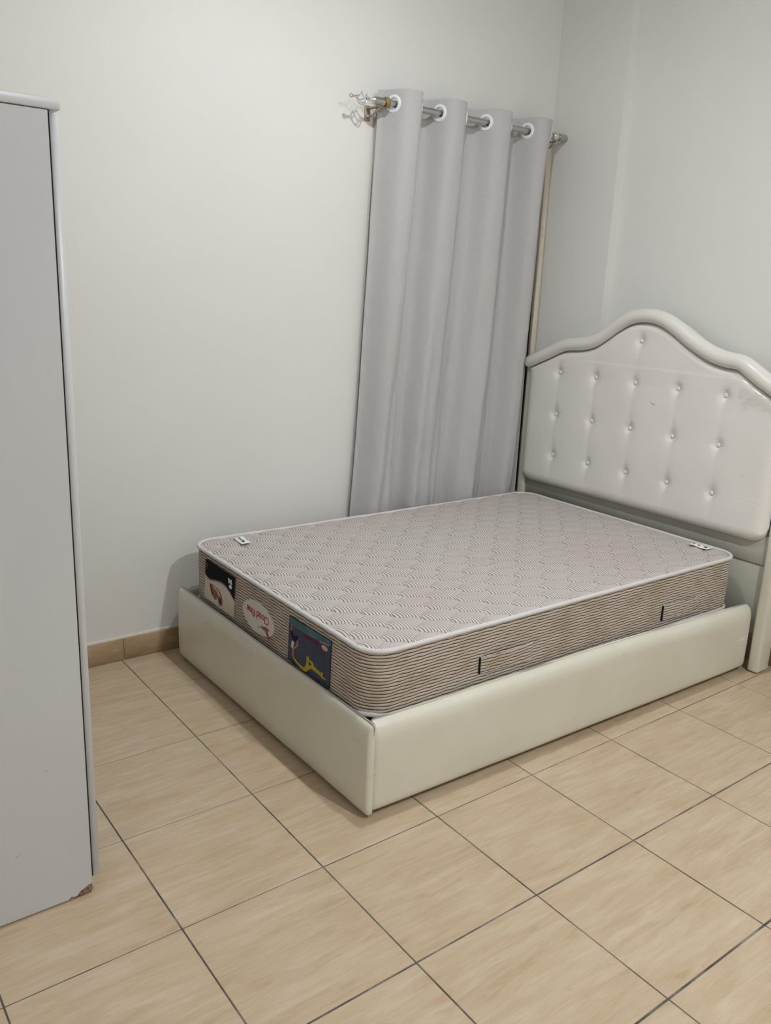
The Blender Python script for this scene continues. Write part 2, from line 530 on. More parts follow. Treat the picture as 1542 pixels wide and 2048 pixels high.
box('pane', WX0+0.046, xm-0.021, YB-0.008, YB-0.002, WZ0+0.046, WZ1-0.046, M_GLASS, win)
box('pane', xm+0.021, WX1-0.037, YB-0.008, YB-0.002, WZ0+0.046, WZ1-0.046, M_GLASS, win)

# ================================================================== LAMPS (out of the picture, on the ceiling)
def bulb(cfg, label):
    x, y, z = cfg['loc']; r = cfg['r']
    t = empty('ceiling_lamp', (x, y, ZC))
    tag(t, label, 'lamp', 'ceiling lamps')
    V, F = lathe_data([(0, r*0.7), (0.004, r+0.008), (ZC-z-0.001, r+0.012), (ZC-z, r+0.008), (ZC-z, 0.001)], (x, y, ZC), (0, 0, -1), 28)
    mesh_obj('lamp_base', V, F, M_WHITEPL, t, True)
    bm = bmesh.new(); bmesh.ops.create_uvsphere(bm, u_segments=20, v_segments=12, radius=r)
    for v in bm.verts: v.co += Vector((x, y, z))
    for v in bm.verts: v.co.z = z+(v.co.z-z)*cfg['flat']
    bm_obj('globe', bm, mat_emit('lit_globe', cfg['strength']), t, True)
bulb(LAMP_MAIN, 'large round bulb on the ceiling behind the photographer')
bulb(LAMP_NEAR, 'small round bulb on the ceiling above the bed foot')

# ================================================================== WARDROBE
wf, wx1 = -0.954, 0.2905       # front plane of the door, outer side of the right panel
wd = empty('wardrobe', ((XL+wx1)/2, -0.70, 0))
tag(wd, 'tall white-grey laminate wardrobe with a chipped bottom corner', 'wardrobe')
wx0, wy1 = XL+0.02, -0.40
box('side_panel', 0.2715, wx1, wf+0.012, wy1, 0.040, 1.806, M_LAM, wd, r=0.001, seg=1)
box('side_panel', wx0, wx0+0.019, wf+0.012, wy1, 0.0, 1.806, M_LAM, wd, r=0.001, seg=1)
box('top_panel', wx0-0.003, wx1+0.001, wf-0.004, wy1, 1.8125, 1.8335, M_LAM, wd, r=0.0025, seg=2)
box('back_panel', wx0+0.02, 0.2705, wy1-0.006, wy1-0.001, 0.04, 1.806, M_LAM, wd)
box('bottom_panel', wx0+0.02, 0.2705, wf+0.022, wy1-0.007, 0.05, 0.066, M_LAM, wd)
box('plinth', wx0+0.02, 0.262, wf+0.030, wf+0.046, 0.0, 0.049, M_LAM, wd)
box('gap_shade_strip', 0.2675, 0.2712, wf+0.0035, wf+0.0165, 0.045, 1.8115, M_GAP, wd)  # black strip standing in for the shade inside the open door gap
# door with its broken lower corner (outline in x, z)
dx1 = 0.2672
dp = [(wx0+0.004, 0.004), (dx1-0.058, 0.004), (dx1-0.052, 0.011), (dx1-0.046, 0.006), (dx1-0.038, 0.008), (dx1-0.030, 0.017), (dx1-0.020, 0.0205),
      (dx1-0.012, 0.026), (dx1-0.005, 0.027), (dx1, 0.031), (dx1, 1.8105), (wx0+0.004, 1.8105)]
n = len(dp)
V = [(x, wf, z) for x, z in dp]+[(x, wf+0.017, z) for x, z in dp]
F = [tuple(range(n)), tuple(range(2*n-1, n-1, -1))]+[(i+1 if i+1 < n else 0, i, n+i, n+(i+1) % n) for i in range(n)]
door = mesh_obj('door', V, F, M_LAM, wd)
cp = [(dx1-0.060, 0.001), (dx1-0.003, 0.001), (dx1-0.001, 0.006), (dx1-0.001, 0.028), (dx1-0.006, 0.026), (dx1-0.014, 0.024), (dx1-0.024, 0.018), (dx1-0.036, 0.009), (dx1-0.05, 0.007)]
n = len(cp)
V = [(x, wf+0.0022, z) for x, z in cp]+[(x, wf+0.016, z) for x, z in cp]
F = [tuple(range(n)), tuple(range(2*n-1, n-1, -1))]+[((i+1) % n, i, n+i, n+(i+1) % n) for i in range(n)]
mesh_obj('chipped_core', V, F, M_CHIP, door)['label'] = 'bare brown chipboard at the broken corner'

# ================================================================== BED
bed = empty('bed', (2.0, -0.44, 0))
tag(bed, 'cream vinyl upholstered bed with an arched button-tufted headboard', 'bed')
def padded(name, c0, c1, thick, z0, z1, mat, parent, puff=0.006, r=0.020, inward=(0, 1), bow=((0, 0), (1, 0))):
    """upholstered board: outer face from c0 to c1 (x, y), thick towards inward"""
    c0, c1 = Vector((c0[0], c0[1], 0)), Vector((c1[0], c1[1], 0))
    L = (c1-c0).length; d = (c1-c0)/L; iw = Vector((inward[0], inward[1], 0))
    bm = box_bm(0, L, 0, thick, z0, z1, r, 5)
    bmesh.ops.subdivide_edges(bm, edges=[e for e in bm.edges if e.calc_length() > L*0.5], cuts=24, use_grid_fill=True)
    bmesh.ops.subdivide_edges(bm, edges=[e for e in bm.edges if abs(e.verts[0].co.z-e.verts[1].co.z) > 0.15], cuts=22, use_grid_fill=True)
    for v in bm.verts:
        x, y, z = v.co
        f = math.sin(PI*min(1, max(0, x/L)))**0.25*math.sin(PI*min(1, max(0, (z-z0)/(z1-z0))))**0.4
        wob = noise.noise(Vector((x*3.1+z0, z*7, 3.3)))*0.0022
        yo = y
        up_ = max(0.0, (z-(z1-0.062))/0.062); dn_ = max(0.0, (z0+0.035-z)/0.035)
        roll = 0.40*thick*up_**2.2+0.18*thick*dn_**2
        if y < thick*0.5: yo = y-puff*f-wob*f+roll
        zz = z+noise.noise(Vector((x*4.0, 1.7, 0.3)))*0.0025*(1 if z > (z0+z1)/2 else 0.4)
        if z > (z0+z1)/2: zz += interp(bow, x/L)
        q = c0+d*x+iw*yo
        v.co = Vector((q.x, q.y, zz))
    return bm_obj(name, bm, mat, parent, True)
FZ0, FZ1 = 0.010, 0.306
fb = padded('footboard', (1.004, 0.215), (1.010, -1.100), 0.0265, FZ0, FZ1, M_VINYL, bed, 0.006, 0.0125, (1, 0))
rail = padded('side_rail', (1.0275, -1.0985), (2.941, -1.137), 0.040, FZ0+0.003, FZ1, M_VINYL, bed, 0.007, 0.020, (0, 1), [(0, 0), (0.35, 0.002), (0.42, 0.005), (0.65, 0.001), (1, -0.013)])
padded('side_rail', (1.046, 0.214), (2.941, 0.214), 0.030, FZ0, FZ1-0.004, M_VINYL, bed, 0.0, 0.012, (0, -1))
# slatted base that carries the mattress
base = box('base_frame', 1.048, 2.870, -1.045, 0.180, 0.215, 0.245, M_DARKBASE, bed)
for k in range(9):
    x = 1.10+k*0.215
    box('slat', x, min(x+0.09, 2.868), -1.04, 0.175, 0.246, 0.2755, M_DARKBASE, base)

# ---- headboard
HX = 2.958      # front of the backing
HY0, HY1 = -1.193, 0.262
# path of the padded roll along the top (y, z), measured as inner and outer edges
ROLL_IO = [((0.238, 1.128), (0.246, 1.180)), ((0.208, 1.142), (0.214, 1.199)), ((0.10, 1.190), (0.105, 1.246)), ((0.03, 1.222), (0.035, 1.279)), ((-0.022, 1.236), (-0.015, 1.293)),
           ((-0.11, 1.246), (-0.105, 1.306)), ((-0.175, 1.264), (-0.16, 1.320)), ((-0.240, 1.302), (-0.215, 1.350)), ((-0.305, 1.347), (-0.28, 1.396)),
           ((-0.374, 1.383), (-0.355, 1.438)), ((-0.445, 1.395), (-0.440, 1.453)), ((-0.516, 1.387), (-0.524, 1.448)),
           ((-0.589, 1.356), (-0.605, 1.418)), ((-0.681, 1.302), (-0.700, 1.364)), ((-0.768, 1.261), (-0.783, 1.325)),
           ((-0.843, 1.241), (-0.858, 1.304)), ((-0.915, 1.234), (-0.935, 1.294)), ((-0.955, 1.212), (-0.985, 1.272)), ((-1.005, 1.182), (-1.04, 1.238)),
           ((-1.085, 1.140), (-1.12, 1.192)), ((-1.155, 1.100), (-1.190, 1.148))]
def dense(tab, n):
    """Catmull-Rom through points"""
    out = []
    m = len(tab)
    for i in range(m-1):
        p0, p1, p2, p3 = tab[max(i-1, 0)], tab[i], tab[i+1], tab[min(i+2, m-1)]
        for k in range(n):
            t = k/n
            out.append(tuple(0.5*((2*p1[c])+(-p0[c]+p2[c])*t+(2*p0[c]-5*p1[c]+4*p2[c]-p3[c])*t*t+(-p0[c]+3*p1[c]-3*p2[c]+p3[c])*t**3) for c in range(2)))
    out.append(tab[-1]); return out
mid = dense([((a[0]+b[0])/2, (a[1]+b[1])/2) for a, b in ROLL_IO], 4)
wid = dense([(math.hypot(a[0]-b[0], a[1]-b[1])/2, 0) for a, b in ROLL_IO], 4)
inner = dense([a for a, b in ROLL_IO], 4)
inner_tab = sorted((y, z) for y, z in inner)
def roof(y): return interp(inner_tab, y)
# backing board, cut to the arch
bp = [(HY0+0.004, 0.30)]+[(y, z) for y, z in sorted(mid)]+[(HY1-0.004, 0.30)]
hb = prism('headboard', bp, HX+0.022, 3.040, M_VINYL_TUBE, bed)
path = [(2.935, y, z) for y, z in mid]
V, Fc = tube_data(path, [w[0]*1.02 for w in wid], 20)
cr = mesh_obj('top_roll', V, Fc, M_VINYL_TUBE, hb, True); set_auto(cr, 60)
cr['label'] = 'padded white roll along the arched top'
# posts
for (y0, y1) in ((HY0, HY0+0.052), (HY1-0.046, HY1)):
    post = box('post', 2.947, 3.036, y0, y1, 0.002, 1.150, M_VINYL, hb, r=0.013, seg=4)
# low boards between the posts, below the cushion
box('lower_board', HX+0.006, HX+0.021, HY0+0.053, HY1-0.047, 0.46, 0.585, M_BOARD, hb, r=0.003, seg=1)
box('lower_board', HX+0.012, HX+0.021, HY0+0.053, HY1-0.047, 0.16, 0.4585, M_BOARD, hb, r=0.003, seg=1)

# tufted cushion
BUT = [(0.0245-0.2248*k, 1.127) for k in range(5)]+[(0.0245-0.2248*k, 0.920) for k in range(5)]+[(0.0215-0.2240*k, 0.714) for k in range(5)]+[(-0.4320, 1.313)]
PY0, PY1, PZ0 = -1.136, 0.233, 0.553
def cush(y, z):
    """outward puff of the cushion at (y, z)"""
    e = min(y-PY0, PY1-y, z-PZ0, (roof(y)-0.004-z)*1.6+0.004)
    e = max(0.0, e)
    R = 0.055
    edge = math.sqrt(max(0.0, 1-(1-min(1, e/R))**2))
    h = 0.036*edge
    dmin = 9
    for by, bz in BUT:
        dy, dz = y-by, z-bz
        d2 = dy*dy+dz*dz
        if d2 > 0.03: continue
        d = math.sqrt(d2)
        h -= 0.009*math.exp(-d2/(2*0.015**2))*edge
        h -= 0.0035*math.exp(-(dy*dy/(2*0.014**2)+dz*dz/(2*0.045**2)))*edge
        h -= 0.0085*math.exp(-d/0.034)*edge
    # soft vertical pulls between the buttons
    for k in range(5):
        by = 0.0245-0.2248*k
        d = (y-by)/0.012
        if abs(d) < 4 and 0.60 < z < 1.15:
            w = 0.5+0.5*math.cos(2*PI*(z-0.714)/0.2065)
            h -= 0.0016*math.exp(-d*d)*(0.35+0.65*w)*edge
    # wrap edge across the cushion above the first row
    dz = z-(1.199+0.0)
    h -= 0.0016/(1+math.exp(-dz/0.0012))*edge
    for zr in (1.127, 0.920, 0.714):
        dd = (z-zr+0.004*noise.noise(Vector((y*3, zr, 0))))/0.0022
        if abs(dd) < 4: h -= 0.0006*math.exp(-dd*dd)*edge
    h += 0.0014*noise.noise(Vector((y*7, z*7, 1.1)))*edge
    return h
NYc, NZc = 260, 170
V, Fc = [], []
CR = 0.075
for i in range(NYc+1):
    y = lerp(PY0, PY1, i/NYc)
    zt = roof(y)+0.006
    # rounded lower corners
    c = max(0, CR-min(y-PY0, PY1-y)); zb = PZ0+(CR-math.sqrt(max(0, CR*CR-c*c)))*0.9
    for j in range(NZc+1):
        z = lerp(zb, zt, j/NZc)
        e_b = max(0.0, z-zb)
        R = 0.05
        eb = math.sqrt(max(0, 1-(1-min(1, e_b/R))**2))
        h = cush(y, z)
        full = 0.036
        if z < PZ0+0.2: h = min(h, full*eb)
        V.append((HX-h, y, z))
for i in range(NYc):
    for j in range(NZc):
        a = i*(NZc+1)+j
        Fc.append((a, a+1, a+NZc+2, a+NZc+1))
front = len(V)
# closed back so that the cushion has depth
ring = [i*(NZc+1) for i in range(NYc+1)]+[NYc*(NZc+1)+j for j in range(1, NZc+1)]+[i*(NZc+1)+NZc for i in range(NYc-1, -1, -1)]+[j for j in range(NZc-1, 0, -1)]
for r in ring: V.append((HX+0.020, V[r][1], V[r][2]))
nr = len(ring)
for k in range(nr):
    l = (k+1) % nr
    Fc.append((ring[l], ring[k], front+k, front+l))
Fc.append(tuple(front+k for k in range(nr)))
cu = mesh_obj('tufted_cushion', V, Fc, M_VINYL_HEAD, hb, True)
cu['label'] = 'white button-tufted cushion under clear film'
bV, bF = lathe_data([(0.005, 0.0001), (0.0045, 0.004), (0.0025, 0.0078), (-0.001, 0.0098), (-0.005, 0.0085), (-0.012, 0.006)], (0, 0, 0), (-1, 0, 0), 14)
bme = None
for by, bz in BUT:
    x = HX-cush(by, bz)-0.0075
    if bme is None:
        o = mesh_obj('button', [Vector(v)+Vector((x, by, bz)) for v in bV], bF, M_VINYL_HEAD, hb, True, origin=(x, by, bz)); bme = o.data
    else:
        o = bpy.data.objects.new('button', bme); COL.objects.link(o)
        o.parent = hb; o.location = Vector((x, by, bz))-WLOC[hb.name]
im = [(-0.555, 1.046), (-0.548, 1.050), (-0.540, 1.049), (-0.532, 1.053), (-0.526, 1.052), (-0.533, 1.049), (-0.541, 1.045), (-0.549, 1.046)]
xk = HX-cush(-0.54, 1.049)-0.0012
prism('ink_mark', im, xk, xk+0.003, flat('violet_grey_ink', srgb(176, 170, 182)), hb)
# crumpled clear film where the wrap is gathered at the near shoulder
FLIP = -1
def film_patch(name, y0, y1, z0, z1, ny, nz, amp, off):
    V, Fc = [], []
    for i in range(ny+1):
        for j in range(nz+1):
            y, z = lerp(y0, y1, i/ny), lerp(z0, z1, j/nz)
            y += 0.004*noise.noise(Vector((i*.1, j*.1, off))); z += 0.004*noise.noise(Vector((i*.1, j*.1, off+5)))
            e = min(i/ny, 1-i/ny, j/nz, 1-j/nz)*4; e = min(1, e)
            h = cush(max(PY0+.002, min(PY1, y)), min(z, roof(y)-0.012))+0.0025+amp*(1.0+math.sin(2*PI*(y*9+z*27)+4.5*noise.noise(Vector((y*11, z*14, off))))+0.5*noise.noise(Vector((y*30, z*45, off+3))))*e
            if z > roof(y)-0.012: h = max(h, 0.036+amp*0.4)
            V.append((HX-h, y, z))
    for i in range(ny):
        for j in range(nz):
            if noise.noise(Vector((i*.09, j*.12, off+9))) < 0.9*max(0, 1-4*min(i/ny, 1-i/ny, j/nz, 1-j/nz))-0.45: continue
            a = i*(nz+1)+j; Fc.append((a, a+1, a+nz+2, a+nz+1)[::FLIP])
    return mesh_obj(name, V, Fc, M_FILM, hb, True)
film_patch('plastic_film', -1.128, -0.93, 1.085, 1.180, 80, 56, 0.0095, 2.0)

# ================================================================== MATTRESS
MX0, MX1, MY0, MY1 = 1.041, 2.892, -1.056, 0.166
MZ0, MZ1 = 0.276, 0.497
CRN = 0.085
ROT = math.radians(-0.45)
mc = Vector((MX0, (MY0+MY1)/2, 0))
def rot(p):
    x, y = p[0]-mc.x, p[1]-mc.y
    c, s = math.cos(ROT), math.sin(ROT)
    return Vector((mc.x+c*x-s*y, mc.y+s*x+c*y, p[2]))
mat_root = empty('mattress', ((MX0+MX1)/2, (MY0+MY1)/2, MZ0))
tag(mat_root, 'striped beige spring mattress lying in the cream bed frame', 'mattress')
def lift(x, y):
    return 0.016*math.exp(-math.hypot(x-MX0-0.03, y-MY0-0.03)/0.16)
def ring_pts(inset, step=0.012):
    x0, x1, y0, y1 = MX0+inset, MX1-inset, MY0+inset, MY1-inset; r = CRN-inset
    out = []
    cs = [((x1-r, y1-r), 0), ((x0+r, y1-r), PI/2), ((x0+r, y0+r), PI), ((x1-r, y0+r), 1.5*PI)]
    for k, ((cx, cy), a0) in enumerate(cs):
        for q in range(13):
            a = a0+PI/2*q/12; out.append((cx+r*math.cos(a), cy+r*math.sin(a)))
        nx = cs[(k+1) % 4]; e = out[-1]
        s = (nx[0][0]+r*math.cos(nx[1]), nx[0][1]+r*math.sin(nx[1]))
        L = math.hypot(s[0]-e[0], s[1]-e[1]); m = int(L/step)
        for q in range(1, m): out.append((lerp(e[0], s[0], q/m), lerp(e[1], s[1], q/m)))
    return out
# border (side wall)
rp = ring_pts(0.0)
zs = [lerp(MZ0+0.004, MZ1-0.004, k/16) for k in range(17)]
V, Fc = [], []
cxm, cym = (MX0+MX1)/2, (MY0+MY1)/2
for z in zs:
    t = (z-MZ0)/(MZ1-MZ0)
    for x, y in rp:
        nx = 1 if x > MX1-CRN else (-1 if x < MX0+CRN else 0)
        pull = 0.0012*noise.noise(Vector((x*20, y*20, z*26)))
        # pinch just under the piping; foot side kept flat for the labels
        dx, dy = x-cxm, y-cym; L = math.hypot(dx, dy)
        pin = 0.004*(1-math.sin(PI*t)**0.35)
        flatfoot = 1.0
        V.append(rot((x-dx/L*(pin+pull), y-dy/L*(pin+pull), z+lift(x, y)*(1-t)**2)))
nrp = len(rp)
for k in range(16):
    for i in range(nrp):
        j = (i+1) % nrp
        Fc.append((k*nrp+i, k*nrp+j, (k+1)*nrp+j, (k+1)*nrp+i))
Fc.append(tuple(range(nrp))[::-1]); Fc.append(tuple(16*nrp+i for i in range(nrp)))
mesh_obj('border', V, Fc, M_BORDER, mat_root, True)['label'] = 'beige border with thin brown stripes'
# quilted top
NX, NYq = 330, 216
hx, hy = (MX1-MX0)/2-0.004, (MY1-MY0)/2-0.004
V, Fc = [], []
for i in range(NX+1):
    for j in range(NYq+1):
        u, v = -hx+2*hx*i/NX, -hy+2*hy*j/NYq
        c = max(0.0, abs(u)-(hx-CRN))
        lim = hy-(CRN-math.sqrt(max(0.0, CRN*CRN-c*c)))
        v2 = v*lim/hy
        e = min(hx-abs(u), lim-abs(v2))
        p = rot((cxm+u, cym+v2, 0))
        ed = min(1.0, max(0.0, e)/0.05); ed = math.sqrt(max(0, 1-(1-ed)**2))
        q = quilt(p.x, p.y)
        z = MZ1-0.003+0.009*ed+0.0110*(q-0.4)*min(1, e/0.02)+0.003*noise.noise(Vector((p.x*2.2, p.y*2.2, 0)))*ed
        V.append((p.x, p.y, z))
for i in range(NX):
    for j in range(NYq):
        a = i*(NYq+1)+j; Fc.append((a, a+NYq+1, a+NYq+2, a+1))
mesh_obj('quilted_top', V, Fc, M_QUILT, mat_root, True)['label'] = 'quilted top with thin stripes and diamond scales'
for z, nm in ((MZ1+0.001, 'top edge'), (MZ0+0.006, 'bottom edge')):
    pts = [rot((x, y, z+(lift(x, y) if z < 0.4 else 0)+0.0015*noise.noise(Vector((x*5, y*5, z))))) for x, y in ring_pts(0.002)]
    tube('piping', pts, 0.0078, M_PIPE, mat_root, 10, closed=True)['label'] = 'white corded piping on the '+nm

# labels on the foot side: pieces of print laid on one another, facing -x
FX = MX0+0.0035
def slab(name, poly, lvl, mat, parent):
    """poly (y, z), lvl counts layers outward"""
    pts = [rot((0, y, z)) for y, z in poly]
    n = len(poly)
    V = []
    for d in (-0.0075-0.0005*lvl, -0.003):
        for y, z in poly:
            q = rot((FX, y, z)); V.append((q.x+d, q.y, q.z))
    F = [tuple(range(n))[::-1], tuple(range(n, 2*n))]+[((i+1) % n, n+(i+1) % n, n+i, i)[::-1] for i in range(n)]
    return mesh_obj(name, V, F, mat, parent)
def quad_uv(c):
    """bilinear frame from four corners tl, tr, br, bl as seen from the foot"""
    tl, tr_, br, bl = c
    def f(u, v):   # u to the right, v down
        return tuple(lerp(lerp(tl[k], tr_[k], u), lerp(bl[k], br[k], u), v) for k in range(2))
    return f
def ell(cu, cv, ru, rv, n=24, a=0.0):
    return [(cu+ru*math.cos(2*PI*k/n)*math.cos(a)-rv*math.sin(2*PI*k/n)*math.sin(a), cv+ru*math.cos(2*PI*k/n)*math.sin(a)+rv*math.sin(2*PI*k/n)*math.cos(a)) for k in range(n)]
# black and cream label
f1 = quad_uv([(0.022, 0.474), (-0.222, 0.473), (-0.207, 0.312), (0.040, 0.316)])
lab1 = slab('label', [f1(0, 0), f1(1, 0), f1(1, 1), f1(0, 1)], 0, M_LCREAM, mat_root)
lab1['label'] = 'cream label with black wavy top, upside down'
wave = [(0, 0.36), (0.06, 0.41), (0.14, 0.44), (0.24, 0.42), (0.36, 0.37), (0.5, 0.33), (0.62, 0.32), (0.74, 0.34), (0.86, 0.41), (0.94, 0.48), (1, 0.53)]
slab('wavy_line', [f1(0, 0.02)]+[f1(1, 0.02)]+[f1(u, v+0.045) for u, v in wave[::-1]], 1, M_MAUVE, lab1)
slab('black_field', [f1(0, 0)]+[f1(1, 0)]+[f1(u, v) for u, v in wave[::-1]], 2, M_LBLACK, lab1)
slab('letter_mark', [f1(u, v) for u, v in ((0.79, 0.10), (0.82, 0.10), (0.88, 0.16), (0.87, 0.10), (0.90, 0.10), (0.92, 0.22), (0.89, 0.22), (0.83, 0.16), (0.84, 0.22), (0.81, 0.22))], 3, M_TAG, lab1)
slab('letter_mark', [f1(u, v) for u, v in ell(0.875, 0.285, 0.05, 0.05, 12)], 3, M_TAG, lab1)
slab('crest', [f1(u, v) for u, v in ell(0.055, 0.15, 0.03, 0.09, 14)], 3, M_DBROWN, lab1)
slab('picture', [f1(u, v) for u, v in ((0.17, 0.55), (0.30, 0.53), (0.45, 0.545), (0.55, 0.60), (0.60, 0.68), (0.63, 0.80), (0.62, 0.90), (0.56, 0.95), (0.50, 0.93), (0.48, 0.85), (0.44, 0.78), (0.42, 0.86), (0.36, 0.88), (0.27, 0.82), (0.20, 0.70))], 1, M_BROWN, lab1)
slab('picture', [f1(u, v) for u, v in ((0.26, 0.55), (0.38, 0.54), (0.50, 0.60), (0.57, 0.70), (0.50, 0.72), (0.42, 0.64), (0.32, 0.60))], 2, M_PINK, lab1)
slab('picture', [f1(u, v) for u, v in ((0.175, 0.56), (0.23, 0.56), (0.24, 0.66), (0.31, 0.75), (0.27, 0.79), (0.21, 0.70))], 2, M_DBROWN, lab1)
slab('picture', [f1(u, v) for u, v in ell(0.55, 0.82, 0.045, 0.07, 12)], 2, M_DBROWN, lab1)
# oval label
oc = (-0.394, 0.380)
ov = slab('label', [(oc[0]-0.113*math.cos(2*PI*k/40), oc[1]+0.057*math.sin(2*PI*k/40)+0.010*math.cos(2*PI*k/40)*0) for k in range(40)], 0, M_LGREY, mat_root)
ov['label'] = 'off-white oval label reading Cloud Fine, upside down'
def text_piece(name, body, centre, size, mat, parent, xdir, zdir, shear=0.0, lvl=1, foot=True, bold=0.0):
    cu = bpy.data.curves.new('text', 'FONT'); cu.body = body; cu.size = size; cu.align_x = 'CENTER'; cu.align_y = 'CENTER'
    cu.shear = shear; cu.extrude = 0.0; cu.offset = bold; cu.resolution_u = 2
    to = bpy.data.objects.new('text', cu); COL.objects.link(to)
    dg = bpy.context.evaluated_depsgraph_get(); dg.update()
    me = to.evaluated_get(dg).to_mesh()
    vs = [v.co.copy() for v in me.vertices]; fs = [tuple(p.vertices) for p in me.polygons]
    to.evaluated_get(dg).to_mesh_clear(); bpy.data.objects.remove(to)
    xd, zd, c = Vector(xdir), Vector(zdir), Vector(centre)
    V = [c+xd*v.x+zd*v.y for v in vs]
    return mesh_obj(name, V, fs, mat, parent)
q = rot((FX, -0.396, 0.392))
text_piece('lettering', 'Cloud Fine', (q.x-0.0086, q.y, q.z), 0.036, M_RED, ov, (0, 1, 0), (0, 0, -1.15), 0.12, bold=0.0005)['label'] = 'red lettering Cloud Fine'
slab('emblem', [(-0.478, 0.364), (-0.452, 0.367), (-0.430, 0.362), (-0.412, 0.358), (-0.420, 0.352), (-0.446, 0.350), (-0.462, 0.335), (-0.474, 0.331), (-0.470, 0.346), (-0.465, 0.355)], 1, M_BROWN, ov)
slab('emblem', [(-0.455, 0.350), (-0.462, 0.335), (-0.474, 0.331), (-0.468, 0.344)], 2, M_RED, ov)
slab('emblem', [(-0.405, 0.352), (-0.399, 0.352), (-0.398, 0.346), (-0.404, 0.346)], 1, M_BROWN, ov)
# navy picture label
f3 = quad_uv([(-0.608, 0.464), (-0.856, 0.468), (-0.851, 0.310), (-0.600, 0.308)])
lab3 = slab('label', [f3(0, 0), f3(0.5, 0.0), f3(1, 0), f3(1, 0.5), f3(1, 1), f3(0.5, 1.0), f3(0, 1), f3(0.0, 0.5)], 0, M_LBLUE, mat_root)
lab3['label'] = 'navy picture label with a figure in flowing yellow, upside down'
slab('teal_band', [f3(0, 0), f3(1, 0), f3(1, 0.10), f3(0.5, 0.17), f3(0, 0.17)], 1, M_LTEAL, lab3)
def pic(pts, lvl, m, nm='picture'): return slab(nm, [f3(u, v) for u, v in pts], lvl, m, lab3)
pic([(0.36, 0.19), (0.72, 0.19), (0.70, 0.25), (0.38, 0.24)], 1, M_MAROON, 'faded_lettering')
pic([(0.74, 0.12), (0.95, 0.09), (0.97, 0.12), (0.76, 0.16)], 2, M_MAUVE, 'faded_lettering')
pic(ell(0.87, 0.215, 0.07, 0.05, 16), 2, M_PINK, 'emblem')
pic([(0.063, 0.163), (0.082, 0.155), (0.077, 0.285), (0.058, 0.294)], 2, M_SKIN)
pic([(0.041, 0.327), (0.081, 0.299), (0.130, 0.405), (0.215, 0.328), (0.224, 0.405), (0.171, 0.499), (0.114, 0.484)], 2, M_PURPLE)
pic([(0.101, 0.499), (0.149, 0.512), (0.134, 0.658), (0.089, 0.667), (0.084, 0.599)], 3, M_LILAC)
pic([(0.106, 0.689), (0.213, 0.549), (0.219, 0.429), (0.235, 0.426), (0.254, 0.539), (0.145, 0.689), (0.147, 0.768), (0.117, 0.779)], 2, M_SKIN)
pic([(0.125, 0.767), (0.144, 0.763), (0.152, 0.834), (0.223, 0.888), (0.323, 0.919), (0.418, 0.918), (0.464, 0.821), (0.470, 0.715), (0.461, 0.651), (0.485, 0.602), (0.526, 0.626), (0.543, 0.699), (0.571, 0.661), (0.616, 0.672), (0.641, 0.744), (0.717, 0.754), (0.803, 0.779), (0.849, 0.738), (0.860, 0.835), (0.918, 0.828), (0.932, 0.861), (0.851, 0.872), (0.765, 0.836), (0.688, 0.840), (0.603, 0.818), (0.531, 0.892), (0.470, 0.987), (0.407, 0.993), (0.299, 0.974), (0.183, 0.912), (0.133, 0.845)], 3, M_YELLOW)
pic([(0.529, 0.762), (0.543, 0.699), (0.575, 0.721), (0.592, 0.759), (0.549, 0.785)], 4, M_DBROWN)

# handles on the long side
def handle(x0, x1, z0, z1):
    V, Fc = [], []
    nh = 24
    for k in range(nh+1):
        t = k/nh; x = lerp(x0, x1, t)
        o = 0.004+0.0075*math.sin(PI*t)**0.5
        for z in (lerp(z0, z1, 0), lerp(z0, z1, .08), lerp(z0, z1, .5), lerp(z0, z1, .92), z1):
            zz = z+0.002*math.sin(t*5)
            e = 0.0 if z in (z0, z1) else 0.0012
            V.append(rot((x, MY0+0.003-o-e, zz)))
    for k in range(nh):
        for j in range(4):
            a = k*5+j; Fc.append((a, a+1, a+6, a+5)[::-1])
    h = mesh_obj('handle', V, Fc, M_BORDER, mat_root, True)
    sol = h.modifiers.new('thickness', 'SOLIDIFY'); sol.thickness = 0.0025; sol.offset = -1
    h['label'] = 'flat carrying strap of the same striped cloth'
    for zz in (z0, z1):
        pp = [rot((lerp(x0, x1, k/20), MY0+0.003-(0.0052+0.0075*math.sin(PI*k/20)**0.5), zz+0.002*math.sin(k/20*5))) for k in range(21)]
        tube('edging', pp, 0.0013, M_PIPE, h, 6)
    q0 = [rot((x, y, z)) for x in (x0-0.0006, x0+0.0012) for y in (MY0-0.0075, MY0+0.001) for z in (z0-0.001, z1+0.001)]
    mesh_obj('stitching', q0, [(0, 1, 3, 2), (4, 6, 7, 5), (0, 4, 5, 1), (2, 3, 7, 6), (0, 2, 6, 4), (1, 5, 7, 3)], M_INK, h)
handle(1.462, 1.700, 0.339, 0.394)
handle(2.400, 2.640, 0.320, 0.378)

